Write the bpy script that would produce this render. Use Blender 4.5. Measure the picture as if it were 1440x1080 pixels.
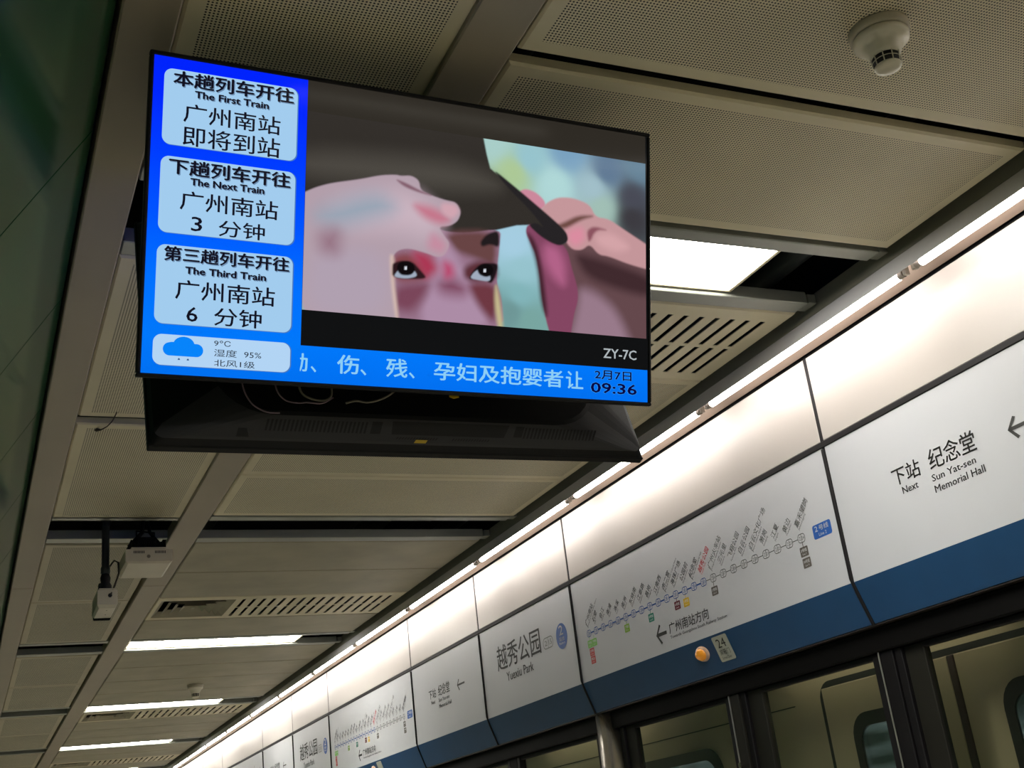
import bpy, bmesh, math, random
import numpy as np
from mathutils import Vector, Matrix
random.seed(4)
for o in list(bpy.data.objects): bpy.data.objects.remove(o)
SC = bpy.context.scene
C = SC.collection
H = 1.6            # eye height above the platform floor
# ------------------------------------------------------------------ camera
cam_data = bpy.data.cameras.new('camera'); cam = bpy.data.objects.new('camera', cam_data); C.objects.link(cam)
RT = (0.9120137, -0.3939465, -0.1141804)
DN = (0.0461689, 0.3752122, -0.9257884)
FW = (0.407553, 0.8390602, 0.3603868)
FPX = 1688.905
cam_data.sensor_width = 36.0; cam_data.lens = FPX/1440*36.0
cam_data.clip_start = .05; cam_data.clip_end = 200
mw = Matrix(((RT[0], -DN[0], -FW[0], 0), (RT[1], -DN[1], -FW[1], 0), (RT[2], -DN[2], -FW[2], H), (0, 0, 0, 1)))
cam.matrix_world = mw
SC.camera = cam
# ------------------------------------------------------------------ world, exposure
W = bpy.data.worlds.new('world'); SC.world = W; W.use_nodes = True
W.node_tree.nodes['Background'].inputs[0].default_value = (.055, .06, .055, 1)
W.node_tree.nodes['Background'].inputs[1].default_value = .35
SC.view_settings.view_transform = 'Standard'; SC.view_settings.look = 'None'
SC.view_settings.exposure = 0.0; SC.view_settings.gamma = 1.0; SC.view_settings.use_curve_mapping = False
LAMP_E = 31.0       # recessed ceiling lamps
TUBE_E = 29.0      # fluorescent tubes over the sign band
TRACK_FILL_E = 9.0      # added unseen fill tubes over the track, behind the door header
# ------------------------------------------------------------------ helpers
def lin(c):
    return tuple((x/255/12.92 if x/255 <= .04045 else ((x/255+.055)/1.055)**2.4) for x in c[:3])
MATS = {}
def mat(name, rgb, rough=.5, metal=0., emit=None, es=1., spec=.5, noise=0., nscale=6., coat=0., bump=0., bscale=200.):
    if name in MATS: return MATS[name]
    m = bpy.data.materials.new(name); m.use_nodes = True
    nt = m.node_tree; p = nt.nodes['Principled BSDF']
    col = lin(rgb)+(1,)
    p.inputs['Base Color'].default_value = col
    p.inputs['Roughness'].default_value = rough; p.inputs['Metallic'].default_value = metal
    p.inputs['Specular IOR Level'].default_value = spec; p.inputs['Coat Weight'].default_value = coat
    if emit:
        p.inputs['Emission Color'].default_value = lin(emit)+(1,); p.inputs['Emission Strength'].default_value = es
    if noise or bump:
        tc = nt.nodes.new('ShaderNodeTexCoord'); mp = nt.nodes.new('ShaderNodeMapping'); nt.links.new(tc.outputs['Object'], mp.inputs[0])
        n = nt.nodes.new('ShaderNodeTexNoise'); n.inputs['Scale'].default_value = nscale; n.inputs['Detail'].default_value = 5
        nt.links.new(mp.outputs[0], n.inputs['Vector'])
        if noise:
            r = nt.nodes.new('ShaderNodeMapRange'); r.inputs[3].default_value = 1-noise; r.inputs[4].default_value = 1+noise
            r.inputs[1].default_value = .3; r.inputs[2].default_value = .7
            nt.links.new(n.outputs['Fac'], r.inputs[0])
            mx = nt.nodes.new('ShaderNodeVectorMath'); mx.operation = 'SCALE'; mx.inputs[0].default_value = col[:3]
            nt.links.new(r.outputs[0], mx.inputs['Scale']); nt.links.new(mx.outputs[0], p.inputs['Base Color'])
        if bump:
            n2 = nt.nodes.new('ShaderNodeTexNoise'); n2.inputs['Scale'].default_value = bscale
            nt.links.new(mp.outputs[0], n2.inputs['Vector'])
            b = nt.nodes.new('ShaderNodeBump'); b.inputs['Strength'].default_value = bump; b.inputs['Distance'].default_value = .002
            nt.links.new(n2.outputs['Fac'], b.inputs['Height']); nt.links.new(b.outputs[0], p.inputs['Normal'])
    MATS[name] = m; return m

def perforated_mat(name, rgb, pitch=.008, rad=.30):
    """painted sheet with a square grid of small round holes (black felt shows through them)"""
    m = mat(name, rgb, .55, noise=.07, nscale=2.2); nt = m.node_tree; p = nt.nodes['Principled BSDF']
    src = p.inputs['Base Color'].links[0].from_socket
    tc = nt.nodes.new('ShaderNodeTexCoord')
    sc = nt.nodes.new('ShaderNodeVectorMath'); sc.operation = 'SCALE'; sc.inputs['Scale'].default_value = 1/pitch
    nt.links.new(tc.outputs['Object'], sc.inputs[0])
    fr = nt.nodes.new('ShaderNodeVectorMath'); fr.operation = 'FRACTION'; nt.links.new(sc.outputs[0], fr.inputs[0])
    sb = nt.nodes.new('ShaderNodeVectorMath'); sb.operation = 'SUBTRACT'; sb.inputs[1].default_value = (.5, .5, 0); nt.links.new(fr.outputs[0], sb.inputs[0])
    ml = nt.nodes.new('ShaderNodeVectorMath'); ml.operation = 'MULTIPLY'; ml.inputs[1].default_value = (1, 1, 0); nt.links.new(sb.outputs[0], ml.inputs[0])
    ln = nt.nodes.new('ShaderNodeVectorMath'); ln.operation = 'LENGTH'; nt.links.new(ml.outputs[0], ln.inputs[0])
    lt = nt.nodes.new('ShaderNodeMath'); lt.operation = 'LESS_THAN'; lt.inputs[1].default_value = rad; nt.links.new(ln.outputs['Value'], lt.inputs[0])
    mx = nt.nodes.new('ShaderNodeMix'); mx.data_type = 'RGBA'
    nt.links.new(lt.outputs[0], mx.inputs['Factor']); nt.links.new(src, mx.inputs['A']); mx.inputs['B'].default_value = (.012, .011, .009, 1)
    nt.links.new(mx.outputs['Result'], p.inputs['Base Color'])
    return m

def glass_mat(name, tint, gloss=.06):
    m = bpy.data.materials.new(name); m.use_nodes = True; nt = m.node_tree; nt.nodes.clear()
    out = nt.nodes.new('ShaderNodeOutputMaterial'); tr = nt.nodes.new('ShaderNodeBsdfTransparent'); tr.inputs[0].default_value = tint+(1,)
    gl = nt.nodes.new('ShaderNodeBsdfGlossy'); gl.inputs['Roughness'].default_value = .03
    fr = nt.nodes.new('ShaderNodeFresnel'); ge = nt.nodes.new('ShaderNodeNewGeometry')     # same index on the way in and out of the pane
    mr = nt.nodes.new('ShaderNodeMapRange'); mr.inputs[3].default_value = 1.45; mr.inputs[4].default_value = 1/1.45
    nt.links.new(ge.outputs['Backfacing'], mr.inputs[0]); nt.links.new(mr.outputs[0], fr.inputs['IOR'])
    mx = nt.nodes.new('ShaderNodeMixShader')
    nt.links.new(fr.outputs[0], mx.inputs[0]); nt.links.new(tr.outputs[0], mx.inputs[1]); nt.links.new(gl.outputs[0], mx.inputs[2]); nt.links.new(mx.outputs[0], out.inputs[0])
    MATS[name] = m; return m

class MB:
    """collects shapes, links them as one mesh object"""
    def __init__(s): s.v = []; s.f = []; s.m = []; s.sm = []
    def add(s, vs, fs, mi=0, smooth=False):
        b = len(s.v); s.v += [tuple(map(float, v)) for v in vs]
        for f in fs: s.f.append(tuple(b+i for i in f)); s.m.append(mi); s.sm.append(smooth)
        return s
    def box(s, x0, x1, y0, y1, z0, z1, mi=0, c=0.):
        x0, x1 = min(x0, x1), max(x0, x1); y0, y1 = min(y0, y1), max(y0, y1); z0, z1 = min(z0, z1), max(z0, z1)
        if c <= 0:
            vs = [(x, y, z) for z in (z0, z1) for y in (y0, y1) for x in (x0, x1)]
            return s.add(vs, [(0, 2, 3, 1), (4, 5, 7, 6), (0, 1, 5, 4), (2, 6, 7, 3), (0, 4, 6, 2), (1, 3, 7, 5)], mi)
        vs = []; idx = {}                      # chamfered box
        lo = (x0, y0, z0); hi = (x1, y1, z1)
        for sx in (0, 1):
            for sy in (0, 1):
                for sz in (0, 1):
                    S = (sx, sy, sz)
                    for a in range(3):
                        p = [(hi if S[i] else lo)[i] + (0 if i == a else (-c if S[i] else c)) for i in range(3)]
                        idx[(S, a)] = len(vs); vs.append(p)
        fs = []
        for a in range(3):
            b, d = (a+1) % 3, (a+2) % 3
            for t in (0, 1):
                q = []
                for (u, w) in ((0, 0), (1, 0), (1, 1), (0, 1)):
                    S = [0, 0, 0]; S[a] = t; S[b] = u; S[d] = w; q.append(idx[(tuple(S), a)])
                fs.append(q if t else q[::-1])
            for u in (0, 1):
                for w in (0, 1):
                    S0 = [0, 0, 0]; S1 = [0, 0, 0]; S0[b] = S1[b] = u; S0[d] = S1[d] = w; S1[a] = 1
                    S0, S1 = tuple(S0), tuple(S1)
                    q = [idx[(S0, b)], idx[(S1, b)], idx[(S1, d)], idx[(S0, d)]]
                    fs.append(q if (u == w) else q[::-1])
        for S in [(i, j, k) for i in (0, 1) for j in (0, 1) for k in (0, 1)]:
            q = [idx[(S, 0)], idx[(S, 1)], idx[(S, 2)]]
            fs.append(q if sum(S) % 2 else q[::-1])
        return s.add(vs, fs, mi)
    def prism(s, prof, axis, a, b, mi=0, smooth=False, caps=True):
        """prof: closed list of 2D points in the plane normal to axis ('y': (x,z), 'x': (y,z), 'z': (x,y))"""
        def P(p, t): return {'y': (p[0], t, p[1]), 'x': (t, p[0], p[1]), 'z': (p[0], p[1], t)}[axis]
        n = len(prof); vs = [P(p, a) for p in prof]+[P(p, b) for p in prof]
        fs = [(i, (i+1) % n, n+(i+1) % n, n+i) for i in range(n)]
        s.add(vs, fs, mi, smooth)
        if caps: s.add(vs, [tuple(range(n))[::-1], tuple(range(n, 2*n))], mi)
        return s
    def tube(s, pts, r, n=8, mi=0, caps=True):
        pts = [Vector(p) for p in pts]; rings = []
        for i, p in enumerate(pts):
            d = (pts[min(i+1, len(pts)-1)]-pts[max(i-1, 0)]).normalized()
            u = d.orthogonal().normalized() if i == 0 else (u-d*u.dot(d)).normalized()
            w = d.cross(u); rr = r[i] if isinstance(r, (list, tuple)) else r
            rings.append([p+(u*math.cos(2*math.pi*k/n)+w*math.sin(2*math.pi*k/n))*rr for k in range(n)])
        vs = [v for R_ in rings for v in R_]
        fs = [(i*n+k, i*n+(k+1) % n, (i+1)*n+(k+1) % n, (i+1)*n+k) for i in range(len(pts)-1) for k in range(n)]
        s.add(vs, fs, mi, True)
        if caps: s.add(vs, [tuple(range(n))[::-1], tuple(range(len(vs)-n, len(vs)))], mi)
        return s
    def lathe(s, prof, cx, cy, n=32, mi=0):
        """prof (r, z) list about the vertical through cx, cy"""
        vs = [(cx+r*math.cos(2*math.pi*k/n), cy+r*math.sin(2*math.pi*k/n), z) for r, z in prof for k in range(n)]
        fs = [(i*n+k, i*n+(k+1) % n, (i+1)*n+(k+1) % n, (i+1)*n+k) for i in range(len(prof)-1) for k in range(n)]
        return s.add(vs, fs, mi, True)
    def quad(s, a, b, c, d, mi=0): return s.add([a, b, c, d], [(0, 1, 2, 3)], mi)
    def build(s, name, mats, parent=None, **props):
        if not isinstance(mats, (list, tuple)): mats = [mats]
        me = bpy.data.meshes.new(name); me.from_pydata(s.v, [], s.f)
        for m in mats: me.materials.append(m)
        me.polygons.foreach_set('material_index', s.m); me.polygons.foreach_set('use_smooth', s.sm)
        bm = bmesh.new(); bm.from_mesh(me); bmesh.ops.recalc_face_normals(bm, faces=bm.faces); bm.to_mesh(me); bm.free()
        me.update()
        return link(name, me, parent, **props)
def link(name, me, parent=None, **props):
    o = bpy.data.objects.new(name, me); C.objects.link(o)
    if parent is not None: o.parent = parent
    for k, v in props.items(): o[k] = v
    return o
def thing(name, label, cat, loc=(0, 0, 0), rot=(0, 0, 0), group=None):
    o = bpy.data.objects.new(name, None); C.objects.link(o); o.location = loc; o.rotation_euler = rot
    o.empty_display_size = .1; tag(o, label, cat, group); return o
def tag(o, label, cat, group=None):
    o['label'] = label; o['category'] = cat
    if group: o['group'] = group
    return o
def copy_tree(o, parent=None):
    c = o.copy(); C.objects.link(c); c.parent = parent
    for ch in list(o.children): copy_tree(ch, c)
    return c

# lettering: font outlines turned into flat meshes
_TC = {}
def glyphs(s, bold=0.):
    key = (s, bold)
    if key not in _TC:
        cu = bpy.data.curves.new('t', 'FONT'); cu.body = s; cu.resolution_u = 2; cu.offset = bold; cu.fill_mode = 'FRONT'
        ob = bpy.data.objects.new('t', cu); C.objects.link(ob)
        bpy.context.view_layer.update()
        me = bpy.data.meshes.new_from_object(ob.evaluated_get(bpy.context.evaluated_depsgraph_get()))
        v = np.array([(p.co.x, p.co.y) for p in me.vertices]).reshape(-1, 2); f = [tuple(p.vertices) for p in me.polygons]
        bpy.data.objects.remove(ob); bpy.data.curves.remove(cu); bpy.data.meshes.remove(me)
        _TC[key] = (v, f)
    return _TC[key]
class Board:
    """2D print on a plane: origin o, unit vectors u (reading direction), w (up), lifted by n"""
    def __init__(s, o, u, w, n): s.o, s.u, s.w, s.n = map(Vector, (o, u, w, n))
    def P(s, x, y, lift): return s.o+s.u*x+s.w*y+s.n*lift
    def text(s, mb, t, x0, x1, y0, y1, bold=0., mi=0, lift=.0012, clip=None):
        v, f = glyphs(t)
        if not len(v): return
        a, b = v.min(0), v.max(0)
        q = (v-a)/np.maximum(b-a, 1e-6)*[x1-x0, y1-y0]+[x0, y0]
        if clip is not None: q[:, 0] = np.maximum(q[:, 0], clip)
        e = bold*(y1-y0)
        for dx, dy in (((0, 0),) if not e else ((-e, 0), (e, 0), (0, -e*.6), (0, e*.6))):
            mb.add([s.P(x+dx, y+dy, lift) for x, y in q], f, mi)
    def line_text(s, mb, t, x, y, size, ang=0., bold=0., mi=0, lift=.0012, wid=1.):
        v, f = glyphs(t)
        if not len(v): return
        c, sn = math.cos(ang), math.sin(ang)
        for e in ((0,) if not bold else (-bold*size, bold*size)):
            mb.add([s.P(x+e+(p[0]*wid*c-p[1]*sn)*size, y+(p[0]*wid*sn+p[1]*c)*size, lift) for p in v], f, mi)
    def rrect(s, mb, x0, x1, y0, y1, r, mi=0, lift=.0006, n=5, sk=0.):
        pts = []
        for cx, cy, a0 in ((x1-r, y1-r, 0), (x0+r, y1-r, 90), (x0+r, y0+r, 180), (x1-r, y0+r, 270)):
            for k in range(n+1):
                a = math.radians(a0+90*k/n); pts.append((cx+r*math.cos(a)+sk*(cy+r*math.sin(a)-y0), cy+r*math.sin(a)))
        mb.add([s.P(x, y, lift) for x, y in pts], [tuple(range(len(pts)))], mi)
    def ring(s, mb, x0, x1, y0, y1, r, t, mi=0, lift=.0012, n=4):
        def pts(x0, x1, y0, y1, r):
            o = []
            for cx, cy, a0 in ((x1-r, y1-r, 0), (x0+r, y1-r, 90), (x0+r, y0+r, 180), (x1-r, y0+r, 270)):
                for k in range(n+1):
                    a = math.radians(a0+90*k/n); o.append((cx+r*math.cos(a), cy+r*math.sin(a)))
            return o
        A = pts(x0, x1, y0, y1, r); B = pts(x0+t, x1-t, y0+t, y1-t, max(r-t, 1e-4)); k = len(A)
        mb.add([s.P(x, y, lift) for x, y in A+B], [(i, (i+1) % k, k+(i+1) % k, k+i) for i in range(k)], mi)
    def poly(s, mb, pts, mi=0, lift=.0012): mb.add([s.P(x, y, lift) for x, y in pts], [tuple(range(len(pts)))], mi)
    def ell(s, mb, cx, cy, rx, ry, mi=0, lift=.0006, n=28): s.poly(mb, [(cx+rx*math.cos(2*math.pi*k/n), cy+ry*math.sin(2*math.pi*k/n)) for k in range(n)], mi, lift)

# ------------------------------------------------------------------ materials
cream = mat('cream_sheet', (212, 202, 170), .5, noise=.06, nscale=3)
perf = perforated_mat('perforated_sheet', (218, 208, 175))
perf_far_dim = perforated_mat('perforated_sheet_far_dim', (176, 168, 142))  # darker copy: dimmer light far along the ceiling put into the colour
cream_far_dim = mat('cream_sheet_far_dim', (180, 171, 145), .5, noise=.08, nscale=3)  # rim sheet of those far panels, their dimness put into its colour
cream_plain = mat('cream_sheet_dust_and_dim', (158, 151, 128), .55, noise=.13, nscale=4)  # slightly dusty sheet, with the far ceiling's dimness also put into its colour
beam_m = mat('grey_beam_paint', (152, 141, 121), .45, noise=.05, nscale=2)
alu = mat('grey_aluminium', (150, 152, 142), .4, metal=.35, noise=.06)
olive = mat('olive_grey_paint', (118, 116, 104), .5, noise=.06)
voidm = mat('void_black', (26, 26, 25), .8)
ductm = mat('duct_dark', (52, 58, 56), .5, metal=.3)
white_enamel = mat('white_enamel', (180, 174, 168), .38, spec=.5, noise=.02, nscale=4)
sign_white = mat('sign_white', (188, 190, 194), .5, noise=.015, nscale=3)
blue = mat('line_blue', (29, 72, 114), .45, noise=.05, nscale=9)
black = mat('black_trim', (20, 18, 20), .6, spec=.25)
steel_dk = mat('dark_steel', (10, 9, 9), .7, spec=.12)
stile_m = mat('grey_door_stile', (36, 35, 30), .6, spec=.2, noise=.08)
steel = mat('brushed_steel', (170, 165, 150), .25, metal=.95, noise=.05, nscale=30)
soffit_g = mat('soffit_grey', (186, 184, 186), .5, spec=.3)
soffit_w = mat('soffit_warm', (136, 118, 104), .6)
text_m = mat('print_black', (38, 38, 36), .5)
text_g = mat('print_grey', (96, 98, 94), .5)
text_r = mat('print_red', (205, 52, 60), .5)
text_b = mat('print_blue', (40, 84, 160), .5)
white_p = mat('print_white', (200, 202, 204), .5)
floor_m = mat('terrazzo', (212, 206, 192), .22, noise=.12, nscale=40)
concrete = mat('dark_concrete', (60, 60, 56), .8, noise=.1)
green = mat('green_glass_cladding', (44, 84, 56), .12, spec=.6, noise=.10, nscale=1.2)
lampm = mat('lamp_diffuser', (255, 255, 250), .5, emit=(255, 252, 243), es=LAMP_E)
tubem = mat('tube_glow', (255, 255, 255), .4, emit=(255, 250, 245), es=TUBE_E)
pane_glass = glass_mat('clear_glass', (.90, .92, .88))
# ------------------------------------------------------------------ the large structure
Y0, Y1 = -6.0, 32.0
MB().box(-.78, 2.86, Y0, Y1, -.12, 0).build('floor', floor_m, kind='structure')
MB().box(2.86, 6.3, Y0, Y1, -1.4, -1.25).build('floor_track', concrete, kind='structure')
XL, XR = .22, 2.60
ceil = MB().box(-.9, 2.85, Y0, Y1, H+2.25, H+2.35).build('ceiling', voidm, kind='structure')
MB().box(-.9, 6.4, Y0-.1, Y0, -1.4, H+2.3).build('wall_back', mat('grey_wall', (120, 118, 110), .6), kind='structure')
MB().box(-.9, 6.4, Y1, Y1+.1, -1.4, H+2.3).build('wall_far', MATS['grey_wall'], kind='structure')
MB().box(6.3, 6.4, Y0, Y1, -1.4, H+2.3).build('wall_tunnel', concrete, kind='structure')
MB().box(2.87, 6.3, Y0, Y1, H+1.9, H+2.0).build('ceiling_tunnel', concrete, kind='structure')

PER = 2.9333
KS = range(-3, 10)
def S(k): return 2.60+PER*k
GA = .04                                       # unperforated rim
def ceiling_panel(x0, x1, y0, y1, z=H+1.60, slots=None, diffuser=None, plain=False, name='ceiling_panel'):
    xs, ys = [x0, x1], [y0, y1]
    mb = MB(); c = .006; t = .028
    mats = {0: [cream, perf], 1: [cream_plain, cream_plain], 2: [cream_far_dim, perf_far_dim]}[int(plain)]
    def cells(xl, yl, skip, z):
        for i in range(len(xl)-1):
            for j in range(len(yl)-1):
                k = skip(i, j)
                if k is None: continue
                mb.quad((xl[i], yl[j], z), (xl[i], yl[j+1], z), (xl[i+1], yl[j+1], z), (xl[i+1], yl[j], z), k)
    a0, a1, b0, b1 = x0+c, x1-c, y0+c, y1-c
    if slots or diffuser:
        s0 = (diffuser[1]+.05) if diffuser else slots
        # slotted field
        n = int((x1-.075-s0)/.062)+1; s0 = x1-.075-.020-.062*(n-1); xl = [a0]
        if diffuser: xl += [diffuser[0], diffuser[1]]
        for i in range(n): xl += [s0+i*.062, s0+i*.062+.020]
        xl.append(a1)
        d0, d1 = (y0+.06, y1-.05) if diffuser else (None, None)
        yl = sorted([b0, y0+.075, y0+.29, y0+.31, y1-.065, b1])
        off = 3 if diffuser else 1
        def skip(i, j):
            if diffuser and i == 1 and j in (1, 2, 3): return None
            if i >= off and (i-off) % 2 == 0 and i < len(xl)-2 and j in (1, 3): return None
            return 0
        cells(xl, yl, skip, z)
        for i in range(off, len(xl)-2, 2):            # turned-up slot edges
            for j in (1, 3):
                X0, X1, Y0_, Y1_ = xl[i], xl[i+1], yl[j], yl[j+1]
                q = [(X0, Y0_), (X1, Y0_), (X1, Y1_), (X0, Y1_)]
                for e in range(4):
                    p, r = q[e], q[(e+1) % 4]; mb.quad((*p, z), (*r, z), (*r, z+.003), (*p, z+.003), 0)
    else:
        cells([a0, x0+GA, x1-GA, a1], [b0, y0+GA, y1-GA, b1], lambda i, j: 1 if (i == 1 and j == 1) else 0, z)
    q = [(a0, b0), (a1, b0), (a1, b1), (a0, b1)]; Q = [(x0, y0), (x1, y0), (x1, y1), (x0, y1)]
    for e in range(4):
        f = (e+1) % 4
        mb.quad((*q[e], z), (*q[f], z), (*Q[f], z+c), (*Q[e], z+c)); mb.quad((*Q[e], z+c), (*Q[f], z+c), (*Q[f], z+t), (*Q[e], z+t))
    o = mb.build(name, mats, ceil)
    if diffuser:
        g = MB(); X0, X1 = diffuser; D0, D1 = y0+.075, y1-.065
        i = 0
        while True:                                   # four-way diffuser: nested flaring blades around a small plate
            e = i*.050; x_0, x_1, y_0, y_1 = X0+e, X1-e, D0+e, D1-e; i2 = .036; i += 1
            if y_1-y_0 < .14:
                g.box(x_0+.01, x_1-.01, y_0+.01, y_1-.01, z+.004, z+.007); break
            q = [(x_0, y_0), (x_1, y_0), (x_1, y_1), (x_0, y_1)]; r = [(x_0+i2, y_0+i2), (x_1-i2, y_0+i2), (x_1-i2, y_1-i2), (x_0+i2, y_1-i2)]
            for a in range(4):
                b = (a+1) % 4
                g.quad((*q[a], z+.001), (*q[b], z+.001), (*r[b], z+.030), (*r[a], z+.030)); g.quad((*q[a], z+.004), (*q[b], z+.004), (*r[b], z+.033), (*r[a], z+.033))
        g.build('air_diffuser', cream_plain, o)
    return o
for k in KS:
    s = S(k)
    # right bay
    y = s+.39; w = (PER-.08-.39)/4
    for j in range(4):
        a, b = y+j*w+.004, y+(j+1)*w-.004
        if k == -1 and j == 2: b = 1.899
        if k == -1 and j == 3: a, b = 1.945, 2.515
        kw = {}
        if (k, j) == (0, 0): kw = dict(slots=1.56)
        if (k, j) in ((1, 2), (3, 0), (4, 2), (6, 0)): kw = dict(diffuser=(1.06, 1.50))
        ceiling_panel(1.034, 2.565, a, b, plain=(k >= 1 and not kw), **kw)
    # left bay
    lw = (PER-.47)/2; x1 = .893 if k < 1 else .874
    if k == 0: L2 = [(2.995, 4.21), (4.288, 5.50)]
    elif k == -1: L2 = [(.06, 1.27), (1.30, 2.515)]
    else: L2 = [(s+.42, s+.42+lw-.004), (s+.42+lw+.004, s+PER-.08)]
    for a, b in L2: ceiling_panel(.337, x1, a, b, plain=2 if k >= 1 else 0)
    # cross channels each side of the light slot
    for x0, x1_ in ((.337, .90), (1.03, 2.555)):
        for a, b in ((s-.06, s), (s+.31, s+.385)):
            MB().box(x0, x1_, a, b, H+1.60, H+1.645, c=.003).build('cross_channel', alu, ceil)
            if x0 > 1: MB().box(2.562, 2.596, a+.004, b-.004, H+1.606, H+1.64, c=.002).build('channel_end', alu, ceil)
YB = [-5.9, .9, 6.77, 12.64, 18.5, 24.4, 31.9]
for a, b in zip(YB[:-1], YB[1:]):
    MB().box(.888, 1.0185, a, b-.002, H+1.585, H+1.65, c=.004).build('ceiling_beam', beam_m, ceil)
    MB().box(.222, .3315, a, b-.002, H+1.585, H+1.65, c=.004).build('ceiling_beam', beam_m, ceil)
# edge of the void: right upstand, ducts
MB().box(2.60, 2.616, Y0, Y1, H+1.578, H+1.648, c=.001).build('trim_1', olive, kind='structure')
MB().box(.18, .20, Y0, Y1, H+1.61, H+2.25).build('wall_void', voidm, kind='structure')
for x, z_, r in ((2.50, 1.76, .045), (2.36, 1.80, .03), (2.15, 1.86, .06), (1.2, 1.95, .09), (.62, 1.86, .07)):
    MB().tube([(x, Y0+.05, H+z_), (x, Y1-.05, H+z_)], r, 12).build('duct', ductm, ceil)
for k in KS:
    MB().box(.35, 2.5, S(k)+.10, S(k)+.14, H+1.705, H+1.74).build('carrier_bar', ductm, ceil)

# wall over the platform doors -----------------------------------------------------
XW = 2.78
wr = MB()
wr.box(XW+.024, 2.86, Y0, Y1, H+.722, H+1.597)
MB().box(2.64, 2.86, Y0, Y1, H+1.60, H+2.24).build('trim_8', black, kind='structure')
wr = wr.build('wall_right', black, kind='structure')
MB().box(2.5985, 2.6025, Y0, Y1, H+1.5275, H+1.5775, c=.0008).build('trim_2', soffit_g, kind='structure')
MB().prism([(2.604, H+1.577), (XW-.006, H+1.566), (XW-.006, H+1.59), (2.604, H+1.59)], 'y', Y0, Y1).build('trim_3', soffit_w, kind='structure')
MB().box(XW-.004, XW+.022, Y0, Y1, H+1.2125, H+1.2335, c=.002).build('trim_4', black, kind='structure')
PW = 4.56
mods = []                                      # (kind, y0, y1, index)
for i in range(-1, 6):
    b = 3.257+PW*i
    mods += [('map', b, b+2.092, i), ('name', b+2.092, b+3.326, i), ('next', b+3.326, b+PW, i)]
mods = [m for m in mods if m[1] > 1.5]
for kd, a, b, i in mods:
    MB().box(XW, XW+.02, a+.009, b-.009, H+1.2345, H+1.556, c=.0025).build('upper_panel', white_enamel, wr)
for kd, a, b, i in mods:
    MB().box(XW+.002, XW+.021, b-.0088, b+.0088, H+1.2340, H+1.5565).build('joint_strip', black, wr)
MB().box(XW, XW+.02, Y0, 2.02-.009, H+1.2345, H+1.556, c=.0025).build('upper_panel', white_enamel, wr)
# slanted green glass cladding on the left
gx = lambda z: .213-.625*(1.6-z)
wl = MB().prism([(gx(1.6)-.03, H+1.6), (gx(1.6)-.10, H+1.6), (-.9, H), (-.9, 0), (-.76, 0), (-.76, H+.08)], 'y', Y0, Y1).build('wall_left', voidm, kind='structure')
for n in range(-9, 34):
    y = 2.41+.862*n
    if y < Y0+.1 or y > Y1-1: continue
    t = .012
    for za, zb in ((.12, .862), (.868, 1.6)):
        MB().prism([(gx(za), H+za), (gx(zb), H+zb), (gx(zb)-t, H+zb), (gx(za)-t, H+za)], 'y', y+.003, y+.859).build('glass_panel', green, wl)
    for za, zb in ((-1.6, -.75), (-.744, .11)):
        MB().box(-.745, -.733, y+.003, y+.859, H+za, H+zb).build('glass_panel', green, wl)
# ------------------------------------------------------------------ sign panels
SY = XW                                        # face plane of the signs
PROF = [(XW, 1.211), (XW, .7215)]
LOW = [(XW, .7213), (XW+.004, .708), (XW+.010, .690), (XW+.047, .584), (XW+.050, .577)]
ORD = ['nearest', 'second nearest', 'third nearest', 'fourth nearest', 'fifth nearest', 'sixth nearest', 'farthest']
def sheet(prof, y0, y1, t=.018):
    pr = [(x, H+z) for x, z in prof]+[(x+t, H+z) for x, z in prof[::-1]]
    return MB().prism(pr, 'y', y0, y1)
B0 = Board((XW, 0, H), (0, -1, 0), (0, 0, 1), (-1, 0, 0))      # x on the board = -Y
class WB:                                       # board with Y given directly
    def __init__(s, dy=0): s.b = Board((XW, dy, H), (0, -1, 0), (0, 0, 1), (-1, 0, 0))
    def t(s, mb, txt, ya, yb, z0, z1, **k): s.b.text(mb, txt, -ya, -yb, z0, z1, **k)
def arrow(b, mb, tip, z, ln, h, w=.0085):
    x = -tip; 
    b.poly(mb, [(x+.004, z+w/2), (x+ln, z+w/2), (x+ln, z-w/2), (x+.004, z-w/2)])
    d = h*.92
    for sg in (1, -1):
        b.poly(mb, [(x-.002, z), (x+.010, z), (x+d+.010, z+sg*h), (x+d, z+sg*h+sg*w*.45)])
def strings(rows, m=None, **kw):
    w = WB(); o = []
    for t_, ya, yb, z0, z1, bo in rows:
        mb = MB(); w.t(mb, t_, ya, yb, z0, z1, bold=bo, **kw); o.append(('lettering', mb, m or text_m))
    return o
def next_lettering():
    o = strings([('下站', 2.953, 2.822, .968, 1.026, .012), ('纪念堂', 2.777, 2.573, .968, 1.034, .012), ('Next', 2.920, 2.846, .934, .957, .02), ('Sun Yat-sen', 2.781, 2.590, .931, .953, .02), ('Memorial Hall', 2.780, 2.563, .894, .917, .02)])
    mb = MB(); arrow(WB().b, mb, 2.442, .981, .125, .030, .011); o.append(('arrow', mb, text_m)); return o
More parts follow.
